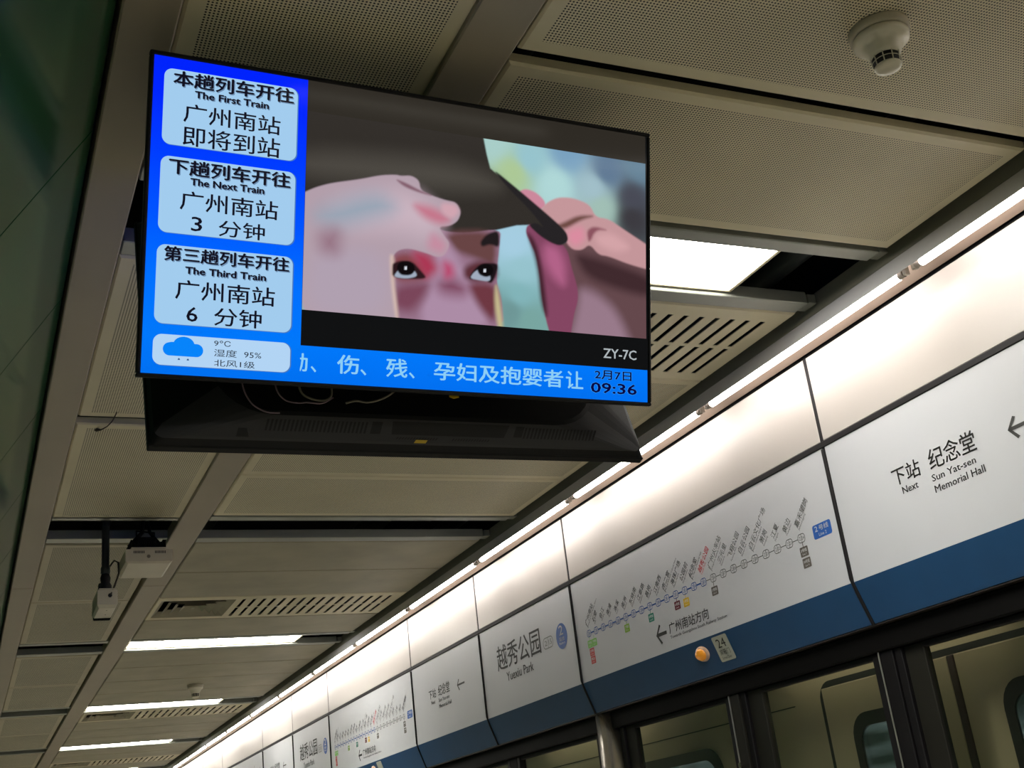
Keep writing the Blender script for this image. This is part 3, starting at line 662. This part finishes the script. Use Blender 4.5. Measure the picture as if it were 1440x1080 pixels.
VPOLY = [
((50,46,42),0.002,1,[(-0.2639,0.2625),(-0.2455,0.255),(0.1342,0.2533),(0.138,0.2387),(0.1455,0.2056),(0.1542,0.176),(0.1856,0.1551),(0.2221,0.1334),(0.2714,0.104),(0.3341,0.0574),(0.3379,0.0379),(0.3216,0.0293),(0.2997,0.0326),(0.278,0.0392),(0.2471,0.0638),(0.2167,0.0592),(0.1747,0.0455),(0.1274,0.0313),(0.0925,0.0252),(0.0521,0.0228),(-0.0427,-0.0198),(-0.255,-0.0425)]),
((76,72,66),0.035,0,[(-0.2609,0.1582),(0.044,0.1802),(0.1496,0.1614),(0.1858,0.1327),(0.045,0.1145),(-0.1004,0.1118),(-0.2594,0.1064)]),
((150,114,136),0.002,0,[(0.0006,0.0493),(0.0464,0.0276),(0.0982,0.0291),(0.1806,0.0484),(0.1779,0.0148),(0.1736,-0.0243),(0.1711,-0.0685),(0.1845,-0.1057),(0.1887,-0.1709),(-0.0721,-0.1908),(-0.0754,-0.0338),(-0.0325,0.024)]),
((104,68,68),0.012,0,[(0.0521,0.0283),(0.1687,0.0426),(0.1707,-0.0356),(0.1281,-0.0235),(0.093,-0.0162),(0.0698,-0.0078)]),
((34,28,30),0.004,0,[(0.1323,0.0143),(0.148,0.0336),(0.1759,0.0451),(0.1774,0.0059),(0.156,0.0124),(0.1366,0.0037)]),
((172,140,166),0.016,0,[(0.0352,0.0101),(0.0639,0.0024),(0.0934,-0.0433),(0.1232,-0.1002),(0.165,-0.1673),(0.0048,-0.185),(0.0036,-0.1215),(0.0253,-0.0769)]),
((122,70,90),0.018,0,[(-0.0577,-0.0954),(0.0197,-0.0801),(0.0146,-0.1099),(-0.0181,-0.1499),(-0.0568,-0.1426)]),
((110,56,66),0.014,0,[(0.1025,-0.075),(0.1669,-0.0689),(0.1774,-0.1118),(0.1649,-0.1564),(0.1293,-0.1214)]),
((196,184,140),0.007,0,[(0.1687,-0.0687),(0.1773,-0.0953),(0.1887,-0.1709),(0.1768,-0.1718),(0.1668,-0.1127)]),
((122,64,88),0.026,0,[(0.0367,-0.0812),(0.0707,-0.0672),(0.1027,-0.0858),(0.0942,-0.1028),(0.0484,-0.1015)]),
((132,70,76),0.012,0,[(-0.0617,-0.0351),(-0.026,-0.0233),(0.0136,-0.0513),(0.0141,-0.078),(-0.0578,-0.0901)]),
((170,56,84),0.018,0,[(-0.0205,-0.0201),(0.0187,-0.0213),(0.0408,-0.054),(0.014,-0.0753),(-0.0031,-0.0583)]),
((184,70,108),0.016,0,[(0.0485,-0.0344),(0.0714,-0.0401),(0.0741,-0.0642),(0.0525,-0.0716)]),
((178,158,170),0.0022,0,[(-0.2582,0.0652),(-0.244,0.0742),(-0.2225,0.0863),(-0.1913,0.0988),(-0.133,0.1139),(-0.0898,0.1282),(-0.0569,0.1337),(-0.0457,0.1325),(-0.0235,0.1365),(-0.0064,0.1285),(-0.0027,0.1084),(0.0224,0.0997),(0.0539,0.0938),(0.077,0.0923),(0.0883,0.0734),(0.0816,0.0534),(0.0634,0.0404),(0.0377,0.0364),(0.0522,0.0174),(0.0651,0.0026),(0.0529,-0.0231),(0.0359,-0.0286),(0.0131,-0.0224),(-0.0262,-0.0159),(-0.051,-0.0233),(-0.0632,-0.0431),(-0.0613,-0.0799),(-0.054,-0.1161),(-0.0471,-0.1889),(-0.2503,-0.2045)]),
((200,178,190),0.04,0,[(-0.1955,0.0574),(-0.0342,0.1097),(0.0459,0.0547),(0.0239,0.0089),(-0.0546,0.0215),(-0.152,0.0103)]),
((150,164,180),0.035,0,[(-0.2366,0.0316),(-0.1001,0.0959),(-0.0443,0.0601),(-0.1784,0.0073)]),
((176,160,176),0.03,0,[(-0.2345,-0.0403),(-0.0756,-0.0233),(-0.0673,-0.1592),(-0.2359,-0.173)]),
((212,186,176),0.006,0,[(-0.0672,-0.033),(-0.0567,-0.0361),(-0.0569,-0.0848),(-0.0442,-0.1678),(-0.0508,-0.1683),(-0.0621,-0.0958)]),
((150,116,132),0.028,0,[(-0.2147,-0.0072),(-0.1731,0.0079),(-0.1718,-0.044),(-0.2085,-0.0426)]),
((196,120,140),0.014,0,[(-0.0224,0.0789),(0.0285,0.0765),(0.0689,0.0541),(0.0433,0.0403),(0.0062,0.05)]),
((132,96,110),0.0035,0,[(-0.0589,0.1253),(-0.0343,0.1194),(-0.0027,0.1073),(0.0281,0.0987),(-0.006,0.1026),(-0.0398,0.1112)]),
((208,164,176),0.008,0,[(0.0426,0.0869),(0.0753,0.0883),(0.0848,0.073),(0.0689,0.0552),(0.0458,0.0656)]),
((196,140,160),0.016,0,[(0.0236,0.025),(0.0582,0.0018),(0.0471,-0.021),(0.0129,-0.0117)]),
((44,24,28),0.003,0,[(-0.0597,-0.0507),(-0.0423,-0.0431),(-0.0173,-0.0427),(-0.0009,-0.0581),(0.014,-0.0727),(0.0029,-0.078),(-0.0602,-0.0819),(-0.0607,-0.0587)]),
((160,172,190),0.002,0,[(-0.0581,-0.0785),(-0.0496,-0.0656),(-0.043,-0.0602),(-0.0142,-0.0594),(-0.0051,-0.0724),(-0.0305,-0.0801)]),
((16,10,12),0.002,0,[(-0.0509,-0.0551),(-0.0433,-0.0453),(-0.0246,-0.0424),(-0.0133,-0.0497),(-0.0119,-0.0624),(-0.0207,-0.0718),(-0.0406,-0.0737),(-0.0495,-0.0661)]),
((225,230,240),0.001,1,[(-0.0343,-0.055),(-0.0293,-0.0545),(-0.0292,-0.0609),(-0.0342,-0.0614)]),
((92,48,56),0.01,0,[(0.0963,-0.043),(0.1281,-0.0246),(0.1724,-0.0272),(0.174,-0.0627),(0.117,-0.0736),(0.0966,-0.0647)]),
((28,20,24),0.003,0,[(0.1077,-0.0691),(0.1122,-0.0567),(0.1225,-0.0421),(0.137,-0.0313),(0.1718,-0.0267),(0.1743,-0.038),(0.1622,-0.0704),(0.151,-0.0704),(0.1491,-0.0597)]),
((160,172,190),0.002,0,[(0.1099,-0.0656),(0.1179,-0.0529),(0.1295,-0.0441),(0.1531,-0.0461),(0.158,-0.0632),(0.1509,-0.0682),(0.1333,-0.0677)]),
((14,10,12),0.002,0,[(0.1271,-0.04),(0.1387,-0.0311),(0.1564,-0.0304),(0.1648,-0.0417),(0.1602,-0.0542),(0.1461,-0.0599),(0.132,-0.0558),(0.1272,-0.0481)]),
((220,225,235),0.001,1,[(0.1412,-0.0429),(0.1465,-0.0424),(0.1466,-0.049),(0.1413,-0.0495)]),
((100,72,76),0.004,0,[(0.3091,0.0347),(0.3913,0.0437),(0.5692,0.0161),(0.5677,-0.1882),(0.31,-0.206),(0.3471,-0.097),(0.3219,-0.0599)]),
((152,122,138),0.02,0,[(0.3691,-0.0612),(0.4105,-0.0687),(0.4622,-0.1042),(0.5078,-0.1924),(0.3348,-0.2043),(0.3628,-0.1126)]),
((64,42,46),0.016,0,[(0.3531,0.0168),(0.4364,0.0054),(0.5554,-0.0205),(0.5551,-0.0673),(0.4689,-0.0577),(0.3849,-0.0369)]),
((132,70,98),0.0025,0,[(0.238,0.0465),(0.241,0.062),(0.2562,0.0683),(0.2842,0.0422),(0.3091,0.0347),(0.3279,0.03),(0.3405,0.0154),(0.3494,-0.0177),(0.3646,-0.0616),(0.366,-0.0897),(0.3547,-0.1245),(0.3423,-0.2038),(0.31,-0.206),(0.2863,-0.1357),(0.2768,-0.0864),(0.2723,-0.0478),(0.2628,0.0016),(0.2504,0.0227)]),
((178,98,136),0.018,0,[(0.2842,0.0264),(0.3185,0.0216),(0.3343,-0.0136),(0.3344,-0.0644),(0.3032,-0.0448),(0.2813,-0.0077)]),
((66,34,44),0.008,0,[(0.2386,0.0522),(0.2626,0.0296),(0.2796,-0.0303),(0.2943,-0.1406),(0.2757,-0.1088),(0.266,-0.0205)]),
((204,136,156),0.003,0,[(0.2209,0.1344),(0.2379,0.1428),(0.262,0.1379),(0.2819,0.1234),(0.2863,0.1103),(0.2715,0.0983),(0.2437,0.1119)]),
((196,150,154),0.003,0,[(0.2715,0.0955),(0.2869,0.1172),(0.3149,0.1333),(0.3528,0.1369),(0.3945,0.1271),(0.4093,0.1005),(0.4431,0.0999),(0.4772,0.0823),(0.5223,0.061),(0.5694,0.0396),(0.569,-0.0075),(0.4954,0.0027),(0.443,0.0159),(0.417,0.0166),(0.3945,0.0384),(0.3753,0.0225),(0.3531,0.0213),(0.3373,0.0338),(0.3309,0.0599),(0.2995,0.0779)]),
((112,76,70),0.006,0,[(0.3089,0.0699),(0.334,0.0631),(0.372,0.0892),(0.4106,0.1036),(0.3656,0.0994),(0.3277,0.0777)]),
((140,84,96),0.005,0,[(0.3861,0.0661),(0.3926,0.0381),(0.4106,0.0718),(0.4431,0.0738),(0.4041,0.0797)]),
((218,140,160),0.014,0,[(0.3403,0.0638),(0.3772,0.0755),(0.3836,0.0486),(0.3594,0.0277),(0.3404,0.041)]),
((212,164,168),0.014,0,[(0.4074,0.0599),(0.4496,0.0704),(0.5022,0.0413),(0.4626,0.0255),(0.417,0.0379)]),
((38,35,37),0.0025,0,[(0.1553,0.179),(0.2221,0.1373),(0.3089,0.0801),(0.3378,0.0578),(0.3417,0.0383),(0.3216,0.0259),(0.2997,0.0303),(0.2718,0.043),(0.2422,0.0655),(0.2655,0.0705),(0.2841,0.0602),(0.2468,0.0982),(0.1978,0.137)]),
]
VBG = [((0.161,0.236),(168,205,200)),((0.21,0.175),(172,200,150)),((0.246,0.209),(150,195,205)),((0.34,0.233),(120,160,190)),((0.437,0.206),(92,118,145)),((0.523,0.23),(100,130,150)),((0.309,0.16),(175,215,215)),((0.404,0.167),(160,190,200)),((0.424,0.123),(160,190,180)),((0.503,0.156),(70,72,84)),((0.503,0.109),(58,56,62)),((0.211,0.018),(165,205,225)),((0.23,-0.035),(150,195,205)),((0.224,-0.091),(130,180,185)),((0.249,-0.144),(120,165,160)),((0.206,-0.126),(110,150,150))]

def video_mesh(parent):
    nx, nz = 392, 200; x0, x1, z0, z1 = -.2445, .5380, -.1612, .2390
    X, Z = np.meshgrid(np.linspace(x0, x1, nx), np.linspace(z0, z1, nz)); p = np.stack([X.ravel(), Z.ravel()], 1)
    w = np.zeros(len(p)); col = np.zeros((len(p), 3))
    for (c, k) in VBG:                          # soft out-of-focus backdrop
        d = ((p[:, 0]-c[0])**2+(p[:, 1]-c[1])**2); g = 1/(d+2e-4)**2; w += g; col += g[:, None]*np.array(lin(k))
    col /= w[:, None]
    for k, f, sharp, poly in VPOLY:
        q = np.array(poly)
        if sharp == 0:
            for _ in range(2):                  # round the outline off
                r = np.roll(q, -1, 0); q = np.stack([q*.78+r*.22, q*.22+r*.78], 1).reshape(-1, 2)
        a = q; b = np.roll(q, -1, 0); best = np.full(len(p), 1e9); inside = np.zeros(len(p), bool)
        for (ax, ay), (bx, by) in zip(a, b):
            ex, ey = bx-ax, by-ay; L = ex*ex+ey*ey+1e-12
            t = np.clip(((p[:, 0]-ax)*ex+(p[:, 1]-ay)*ey)/L, 0, 1)
            best = np.minimum(best, np.hypot(p[:, 0]-ax-t*ex, p[:, 1]-ay-t*ey))
            cnd = ((ay > p[:, 1]) != (by > p[:, 1])); 
            with np.errstate(divide='ignore', invalid='ignore'): xi = ex*(p[:, 1]-ay)/(ey if ey else 1e-12)+ax
            inside ^= cnd & (p[:, 0] < xi)
        sd = np.where(inside, best, -best); al = np.clip(sd/(2*f)+.5, 0, 1); al = al*al*(3-2*al)
        col = col*(1-al[:, None])+al[:, None]*np.array(lin(k))
    me = bpy.data.meshes.new('video_picture')
    v = np.stack([p[:, 0], np.full(len(p), .0022), p[:, 1]], 1)
    i = np.arange(nz-1)[:, None]*nx+np.arange(nx-1)[None, :]; i = i.ravel(); f = np.stack([i, i+1, i+nx+1, i+nx], 1)
    me.from_pydata(v.tolist(), [], f.tolist()); at = me.color_attributes.new('picture', 'FLOAT_COLOR', 'POINT')
    at.data.foreach_set('color', np.concatenate([col, np.ones((len(p), 1))], 1).astype(np.float32).ravel())
    m = emit_mat('screen_video', (0, 0, 0)); nt = m.node_tree; an = nt.nodes.new('ShaderNodeVertexColor'); an.layer_name = 'picture'
    nt.links.new(an.outputs[0], nt.nodes['Principled BSDF'].inputs['Emission Color']); me.materials.append(m)
    return link('video_picture', me, parent)
shell = mat('screen_shell', (15, 15, 16), .6, spec=.25, bump=.15, bscale=900); shell_lit = mat('screen_shell_lit_underside', (50, 50, 52), .6, spec=.3, bump=.15, bscale=900); shell_d = mat('vent_black', (5, 5, 6), .7)
def rrect_pts(hx, z0, z1, r, n=7):
    o = []
    for cx, cz, a0 in ((hx-r, z1-r, 0), (-hx+r, z1-r, 90), (-hx+r, z0+r, 180), (hx-r, z0+r, 270)):
        for k in range(n+1):
            a = math.radians(a0+90*k/n); o.append((cx+r*math.cos(a), cz+r*math.sin(a)))
    return o
def make_tv(label, M4, group, front):
    t = thing('display_screen', label, 'screen', group=group); t.matrix_world = M4
    bz = MB(); W_, Hh = .550, .311
    bz.box(-W_, W_, 0, .018, .3025, Hh, c=.002).box(-W_, W_, 0, .018, -Hh, -.3035, c=.002).box(-W_, -.5425, 0, .018, -.3033, .3023, c=.002).box(.5425, W_, 0, .018, -.3033, .3023, c=.002)
    bz.build('bezel', shell, t)
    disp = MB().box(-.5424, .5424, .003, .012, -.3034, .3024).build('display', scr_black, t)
    rings = [(.0185, rrect_pts(.546, -.308, .308, .008)), (.034, rrect_pts(.540, -.302, .302, .02)), (.040, rrect_pts(.530, -.300, .12, .05)), (.078, rrect_pts(.430, -.270, .08, .12)), (.082, rrect_pts(.422, -.262, .072, .115))]
    bk = MB(); n = len(rings[0][1]); vs = [(x, y, z) for y, r_ in rings for x, z in r_]
    bk.add(vs, [(i*n+k, i*n+(k+1) % n, (i+1)*n+(k+1) % n, (i+1)*n+k) for i in range(len(rings)-1) for k in range(n)]+[tuple(range(n)), tuple(range((len(rings)-1)*n, len(rings)*n))])
    for q in range(len(bk.f)):                      # underside catching floor light is painted lighter than the shaded back
        i_, k_ = divmod(q, n)
        if i_ in (1, 2) and 19 <= k_ <= 28: bk.m[q] = 1
    back = bk.build('back_cover', [shell, shell_lit], t)
    # vents on the sloping underside of the bulge:  (y .040, z -.298) -> (y .082, z -.255)
    o, u, w_ = Vector((0, .040, -.300)), Vector((-1, 0, 0)), Vector((0, .038, .030)).normalized(); nn_ = Vector((0, .030, -.038)).normalized()
    BB = Board(o, u, w_, nn_)
    g = MB()
    for a, b, p_, z0, z1 in ((-.330, -.125, .0085, .016, .040), (.235, .41, .0085, .016, .040), (-.055, .035, .0062, .006, .011), (.07, .155, .0062, .006, .011)):
        x = a
        while x < b:
            BB.poly(g, [(x, z0), (x+p_*.5, z0), (x+p_*.5+.004, z1), (x+.004, z1)], lift=.0008); x += p_
    g.build('vent_slots', shell_d, t, kind='stuff')
    for q in ([(-.065, .016), (.190, .016), (.200, .044), (-.065, .044)], [(-.112, .016), (-.090, .016), (-.086, .042), (-.108, .042)], [(.212, .018), (.232, .018), (.236, .042), (.216, .042)], [(-.385, .002), (-.36, .002), (-.365, .020), (-.382, .020)]):
        g = MB(); BB.poly(g, q, lift=.0009); g.build('connector_recess', shell_d, t)
    if front: return t, disp
    s = MB(); BB.poly(s, [(-.014, -.001), (.012, -.001), (.016, .006), (-.010, .006)], lift=.0016); s.build('yellow_sticker', mat('sticker_yellow', (190, 160, 40), .5), t, label='small yellow sticker on the lower edge')
    return t, disp
def rot(rz, rx, ry): return (Matrix.Rotation(rz, 4, 'Z') @ Matrix.Rotation(rx, 4, 'X') @ Matrix.Rotation(ry, 4, 'Y'))
GR = 'train information screens hung back to back'
T1 = Matrix.Translation((.81897, 2.02618, 1.17685+H)) @ rot(.02008, .28179, .00324)
T2 = Matrix.Translation((.857, 2.366, 1.092+H)) @ rot(math.pi+.004, .30, 0)
tv, disp = make_tv('large lit train information screen with a blue column and a video of a capped face', T1, GR, True)
tv2, disp2 = make_tv('black back of the second hung screen, with vents, behind and below the lit one', T2, GR, False)
D2 = Board((0, .003, 0), (1, 0, 0), (0, 0, 1), (0, -1, 0))
m = MB(); D2.poly(m, [(-.5423, -.3033), (.5423, -.3033), (.5423, .3023), (-.5423, .3023)], lift=.0004); m.build('blue_background', sblue, disp2)
D = Board((0, .003, 0), (1, 0, 0), (0, 0, 1), (0, -1, 0))
m = MB(); D.poly(m, [(-.5420, -.3032), (-.2450, -.3032), (-.2450, .3022), (-.5420, .3022)], lift=.0004); D.poly(m, [(-.2450, -.3032), (.5405, -.3032), (.5405, -.2316), (-.2450, -.2316)], lift=.0004)
m.build('blue_background', sblue, disp)
m = MB(); D.poly(m, [(-.2450, .2390), (.5380, .2390), (.5380, .3022), (-.2450, .3022)], lift=.0006); m.build('letterbox_bar', scr_bar, disp)
video_mesh(disp)
PN = [(.1322, .2800), (-.0370, .1096), (-.2092, -.0600), (-.2865, -.2290)]
nms = ['first_train_panel', 'next_train_panel', 'third_train_panel', 'weather_panel']
for (z0, z1), nm in zip(PN, nms):
    m = MB(); D.rrect(m, -.5218, -.2628, z0-.0012, z1, .016, mi=1, lift=.0007, n=8); D.rrect(m, -.5225, -.2650, z0, z1, .016, mi=0, lift=.0009, n=8)
    m.build(nm, [panel_m if nm != 'weather_panel' else panel_w, panel_s], disp)
def T(t, x0, x1, z0, z1, bold=0., sh=False, clip=None, m=None, nm='text', halo_=0):
    tx = MB()
    if sh: D.text(tx, t, x0+.0018, x1+.0018, z0-.0018, z1-.0018, bold=bold, mi=1, lift=.0012, clip=clip)
    if halo_: D.text(tx, t, x0, x1, z0, z1, bold=halo_, mi=1, lift=.0012)
    D.text(tx, t, x0, x1, z0, z1, bold=bold, mi=0, lift=.0016, clip=clip)
    tx.build(nm, m or [ink, ink_sh], disp)
T('本趟列车开往', -.5048, -.2735, .2480, .2775, bold=.040, sh=True)
T('The First Train', -.4640, -.3228, .2295, .2427, bold=.070, sh=True)
T('广州南站', -.4840, -.2985, .1795, .2160, bold=.012); T('即将到站', -.4835, -.2980, .1340, .1720, bold=.012)
T('下趟列车开往', -.5065, -.2755, .0765, .1060, bold=.040, sh=True)
T('The Next Train', -.4660, -.3264, .0585, .0717, bold=.070, sh=True)
T('广州南站', -.4840, -.2980, .0094, .0460, bold=.012); T('3', -.4617, -.4420, -.0292, -.0020, bold=.02); T('分钟', -.4105, -.3224, -.0337, -.0022, bold=.012)
T('第三趟列车开往', -.5088, -.2728, -.0900, -.0628, bold=.038, sh=True)
T('The Third Train', -.4690, -.3175, -.1120, -.0990, bold=.070, sh=True)
T('广州南站', -.4858, -.2990, -.1611, -.1245, bold=.012); T('6', -.4638, -.4440, -.2020, -.1745, bold=.02); T('分钟', -.4130, -.3232, -.2057, -.1715, bold=.012)
T('9℃', -.4112, -.3800, -.2446, -.2340); T('湿度', -.4107, -.3679, -.2645, -.2505); T('95%', -.3541, -.3212, -.2630, -.2522); T('北风1级', -.4100, -.3330, -.2832, -.2700)
TK = dict(m=cyan, nm='ticker_text', bold=.022)
T('幼', -.2640, -.2312, -.2826, -.2474, clip=-.2448, **TK); T('、', -.2240, -.2130, -.2826, -.2710, **TK); T('伤', -.1706, -.1268, -.2820, -.2450, **TK); T('、', -.1230, -.1110, -.2826, -.2710, **TK)
T('残', -.0690, -.0250, -.2822, -.2452, **TK); T('、', -.0210, -.0090, -.2826, -.2710, **TK)
T('孕妇及抱婴者', .0336, .3287, -.2824, -.2455, **TK); T('让', .3368, .3776, -.2828, -.2456, **TK)
T('2月7日', .4073, .4985, -.2588, -.2388, bold=.03, halo_=.075, m=[navy, halo], nm='date_text')
T('09:36', .3978, .5116, -.2884, -.2664, bold=.05, halo_=.095, m=[navy, halo], nm='clock_text')
T('ZY-7C', .4285, .5115, -.2112, -.1902, bold=.02, m=grey_t, nm='screen_code')
# cloud with two drops
m = MB()
cl = []
for q in range(41):                               # outline: flat base, three lobes
    pass
D.rrect(m, -.5043, -.4308, -.2683, -.2437, .0122, lift=.0012, n=10); D.ell(m, -.4665, -.2470, .0195, .0155, lift=.0014); D.ell(m, -.4865, -.2530, .0150, .0105, lift=.0015)
m.build('cloud_icon', cloud_m, disp)
m = MB()
for x in (-.4746, -.4582): D.poly(m, [(x-.0022, -.2755), (x+.0022, -.2755), (x+.0018, -.2735), (x, -.2718), (x-.0018, -.2735)], lift=.0012)
m.build('rain_drops', drop_m, disp)

# mount between the two screens
t = thing('ceiling_mount', 'black ceiling mount holding the two screens, hidden between them', 'mount', (.84, 2.20, H+1.60))
MB().tube([(0, 0, .08), (0, 0, -.42)], .03, 20).build('pole', shell, t)
MB().box(-.30, .30, -.035, .035, -.47, -.42, c=.004).build('cross_bar', shell, t)
MB().box(-.09, .09, -.09, .09, .03, .045, c=.003).build('ceiling_plate', shell, t)
for x in (-.25, .25):
    MB().prism([(-.125, -.36), (-.11, -.36), (-.035, -.47), (.10, -.47), (.115, -.36), (.125, -.36), (.10, -.56), (-.09, -.56)], 'x', x-.015, x+.015).build('bracket', shell, t)
cbm = [mat('cable_pinkish', (128, 108, 118), .5), mat('cable_grey', (120, 116, 100), .5)]
for pts, mi, l in (([(.478, .955), (.4824, .908), (.4954, .8785), (.513, .864), (.5311, .8575), (.553, .857)], 0, 'thin pinkish cable sagging below the left half of the lit screen'),
                   ([(.545, .96), (.5476, .911), (.5637, .886), (.590, .880), (.6097, .882), (.640, .8815), (.6642, .895)], 0, 'thin cable loop sagging below the lit screen, second from left'),
                   ([(.590, .955), (.598, .905), (.620, .890), (.646, .888), (.660, .898), (.662, .915)], 1, 'greyish cable loop with a tie below the lit screen'),
                   ([(.690, .884), (.712, .890), (.738, .888), (.770, .898), (.800, .918), (.84, .96)], 1, 'grey cable rising to the right below the lit screen')):
    c = [Vector((x, 2.20, H+z)) for x, z in pts]; sm = []
    for i in range(len(c)-1):
        p0, p1, p2, p3 = c[max(i-1, 0)], c[i], c[i+1], c[min(i+2, len(c)-1)]
        for k in range(6):
            s_ = k/6; sm.append(.5*((2*p1)+(p2-p0)*s_+(2*p0-5*p1+4*p2-p3)*s_*s_+(3*p1-p0-3*p2+p3)*s_**3))
    sm.append(c[-1])
    o = MB().tube(sm, .0016 if mi == 0 else .0024, 6).build('cable', cbm[mi]); tag(o, l, 'cable', 'cables sagging below the screens')
MB_ = MB().prism([(.914, 2.19), (.936, 2.19), (.927, 2.198)], 'z', H+.903, H+.911).build('label_tag', mat('tag_yellow', (214, 196, 60), .5)); tag(MB_, 'tiny yellow tag tip just below the lit screen edge', 'tag')

# ------------------------------------------------------------------ boxes hanging from the void at left
plast = mat('white_plastic', (196, 188, 166), .4, noise=.05)
YA = 5.65
t = thing('access_point', 'cream rectangular wireless box hung on a black bracket at left', 'wireless box', (.77, YA, H+1.37))
def frus(mb, x0, x1, y0, y1, z0, z1, ix, iy, mi=0):
    vs = [(x0, y0, z0), (x1, y0, z0), (x1, y1, z0), (x0, y1, z0), (x0+ix, y0+iy, z1), (x1-ix, y0+iy, z1), (x1-ix, y1-iy, z1), (x0+ix, y1-iy, z1)]
    return mb.add(vs, [(0, 1, 2, 3), (4, 5, 6, 7), (0, 1, 5, 4), (1, 2, 6, 5), (2, 3, 7, 6), (3, 0, 4, 7)], mi)
m = MB(); frus(m, -.12, .085, -.16, .14, .085, .030, .0, .0); frus(m, -.12, .085, -.16, .14, .030, .022, .012, .012)
m.build('housing', plast, t)
m = MB(); m.box(-.095, .06, -.150, .06, .086, .098, c=.003); m.build('top_tray', plast, t)
m = MB()
for x in [-.085+i*.0062 for i in range(8)]+[.008+i*.0062 for i in range(8)]: m.box(x, x+.0034, -.1605, -.158, .066, .078)
m.build('side_vents', shell_d, t, kind='stuff')
m = MB()
for i in range(16): m.box(-.092+i*.0098, -.088+i*.0098, -.14, .05, .099, .125)
m.build('cooling_fins', steel_dk, t, kind='stuff')
m = MB(); m.box(-.095, -.080, -.14, .06, .126, .134).box(.045, .060, -.14, .06, .126, .134).box(-.06, .03, -.06, .02, .126, .17, c=.004); m.tube([(-.09, -.04, .13), (-.03, -.02, .20), (-.02, 0, .30), (-.02, 0, .46)], .010, 8).tube([(.055, -.04, .13), (.005, -.02, .20), (-.01, 0, .30)], .008, 8).tube([(-.05, .01, .15), (-.05, .02, .22), (.03, .02, .21), (.03, .01, .15)], .005, 6)
m.build('bracket', steel_dk, t)
m = MB(); m.tube([(-.02, -.162, .052), (-.02, -.158, .052)], .008, 12); m.build('logo_dimple', mat('dimple_grey', (120, 112, 96), .5), t)
t = thing('sensor_box', 'small cream sensor box with a black rim on a dark pole at left', 'sensor box', (.578, 5.62, H+1.19))
m = MB(); frus(m, -.045, .040, -.12, .12, .085, .020, .0, .0); frus(m, -.045, .040, -.12, .12, .020, .006, .008, .012); m.box(-.040, .036, -.115, .115, .086, .094, c=.003)
m.build('housing', plast, t)
MB().box(-.040, .035, .102, .1265, -.001, .03, c=.004).build('black_rim', steel_dk, t)
m = MB(); m.lathe([(0, .095), (.026, .095), (.028, .13), (.020, .145), (.023, .165), (.017, .185), (0, .185)], 0, 0, 20); m.box(-.030, -.012, -.02, .02, .10, .14, c=.003); m.build('ball_joint', shell_d, t)
MB().tube([(0, 0, .185), (0, 0, .215), (0, 0, .2151), (0, 0, .72)], [.021, .021, .017, .017], 16).build('pole', mat('pole_steel', (92, 96, 92), .4, metal=.6), t)
MB().box(-.06, .06, -.05, .05, .50, .52, c=.003).build('pole_flange', shell_d, t)
pts = [Vector(p) for p in ((.016, -.02, .215), (.035, -.03, .24), (.050, -.05, .225), (.050, -.07, .17), (.030, -.10, .11), (.010, -.122, .062))]
MB().tube(pts, .0042, 6).build('cable', mat('cable_dark', (48, 42, 36), .5), t)
MB().tube([(.008, -.1235, .060), (.008, -.1195, .060)], .009, 12).build('cable_gland', shell_d, t)
for x, y, r in ((.0, -.06, .003), (.004, .03, .003)): MB().tube([(x, y, .0062), (x, y, .0052)], r, 8).build('screw', shell_d, t)
# stray wire
pts = [Vector(p) for p in ((.462, 4.155, H+1.601), (.459, 4.17, H+1.594), (.452, 4.21, H+1.585), (.440, 4.26, H+1.583), (.424, 4.31, H+1.588), (.412, 4.335, H+1.596), (.408, 4.348, H+1.6)) ]
o = MB().tube(pts, [.0022, .0022, .0022, .0022, .0028, .006, .004], 6).build('loose_wire', mat('wire_dark', (60, 50, 38), .6)); tag(o, 'short loose dark wire bridging the joint between two ceiling panels at left', 'wire')
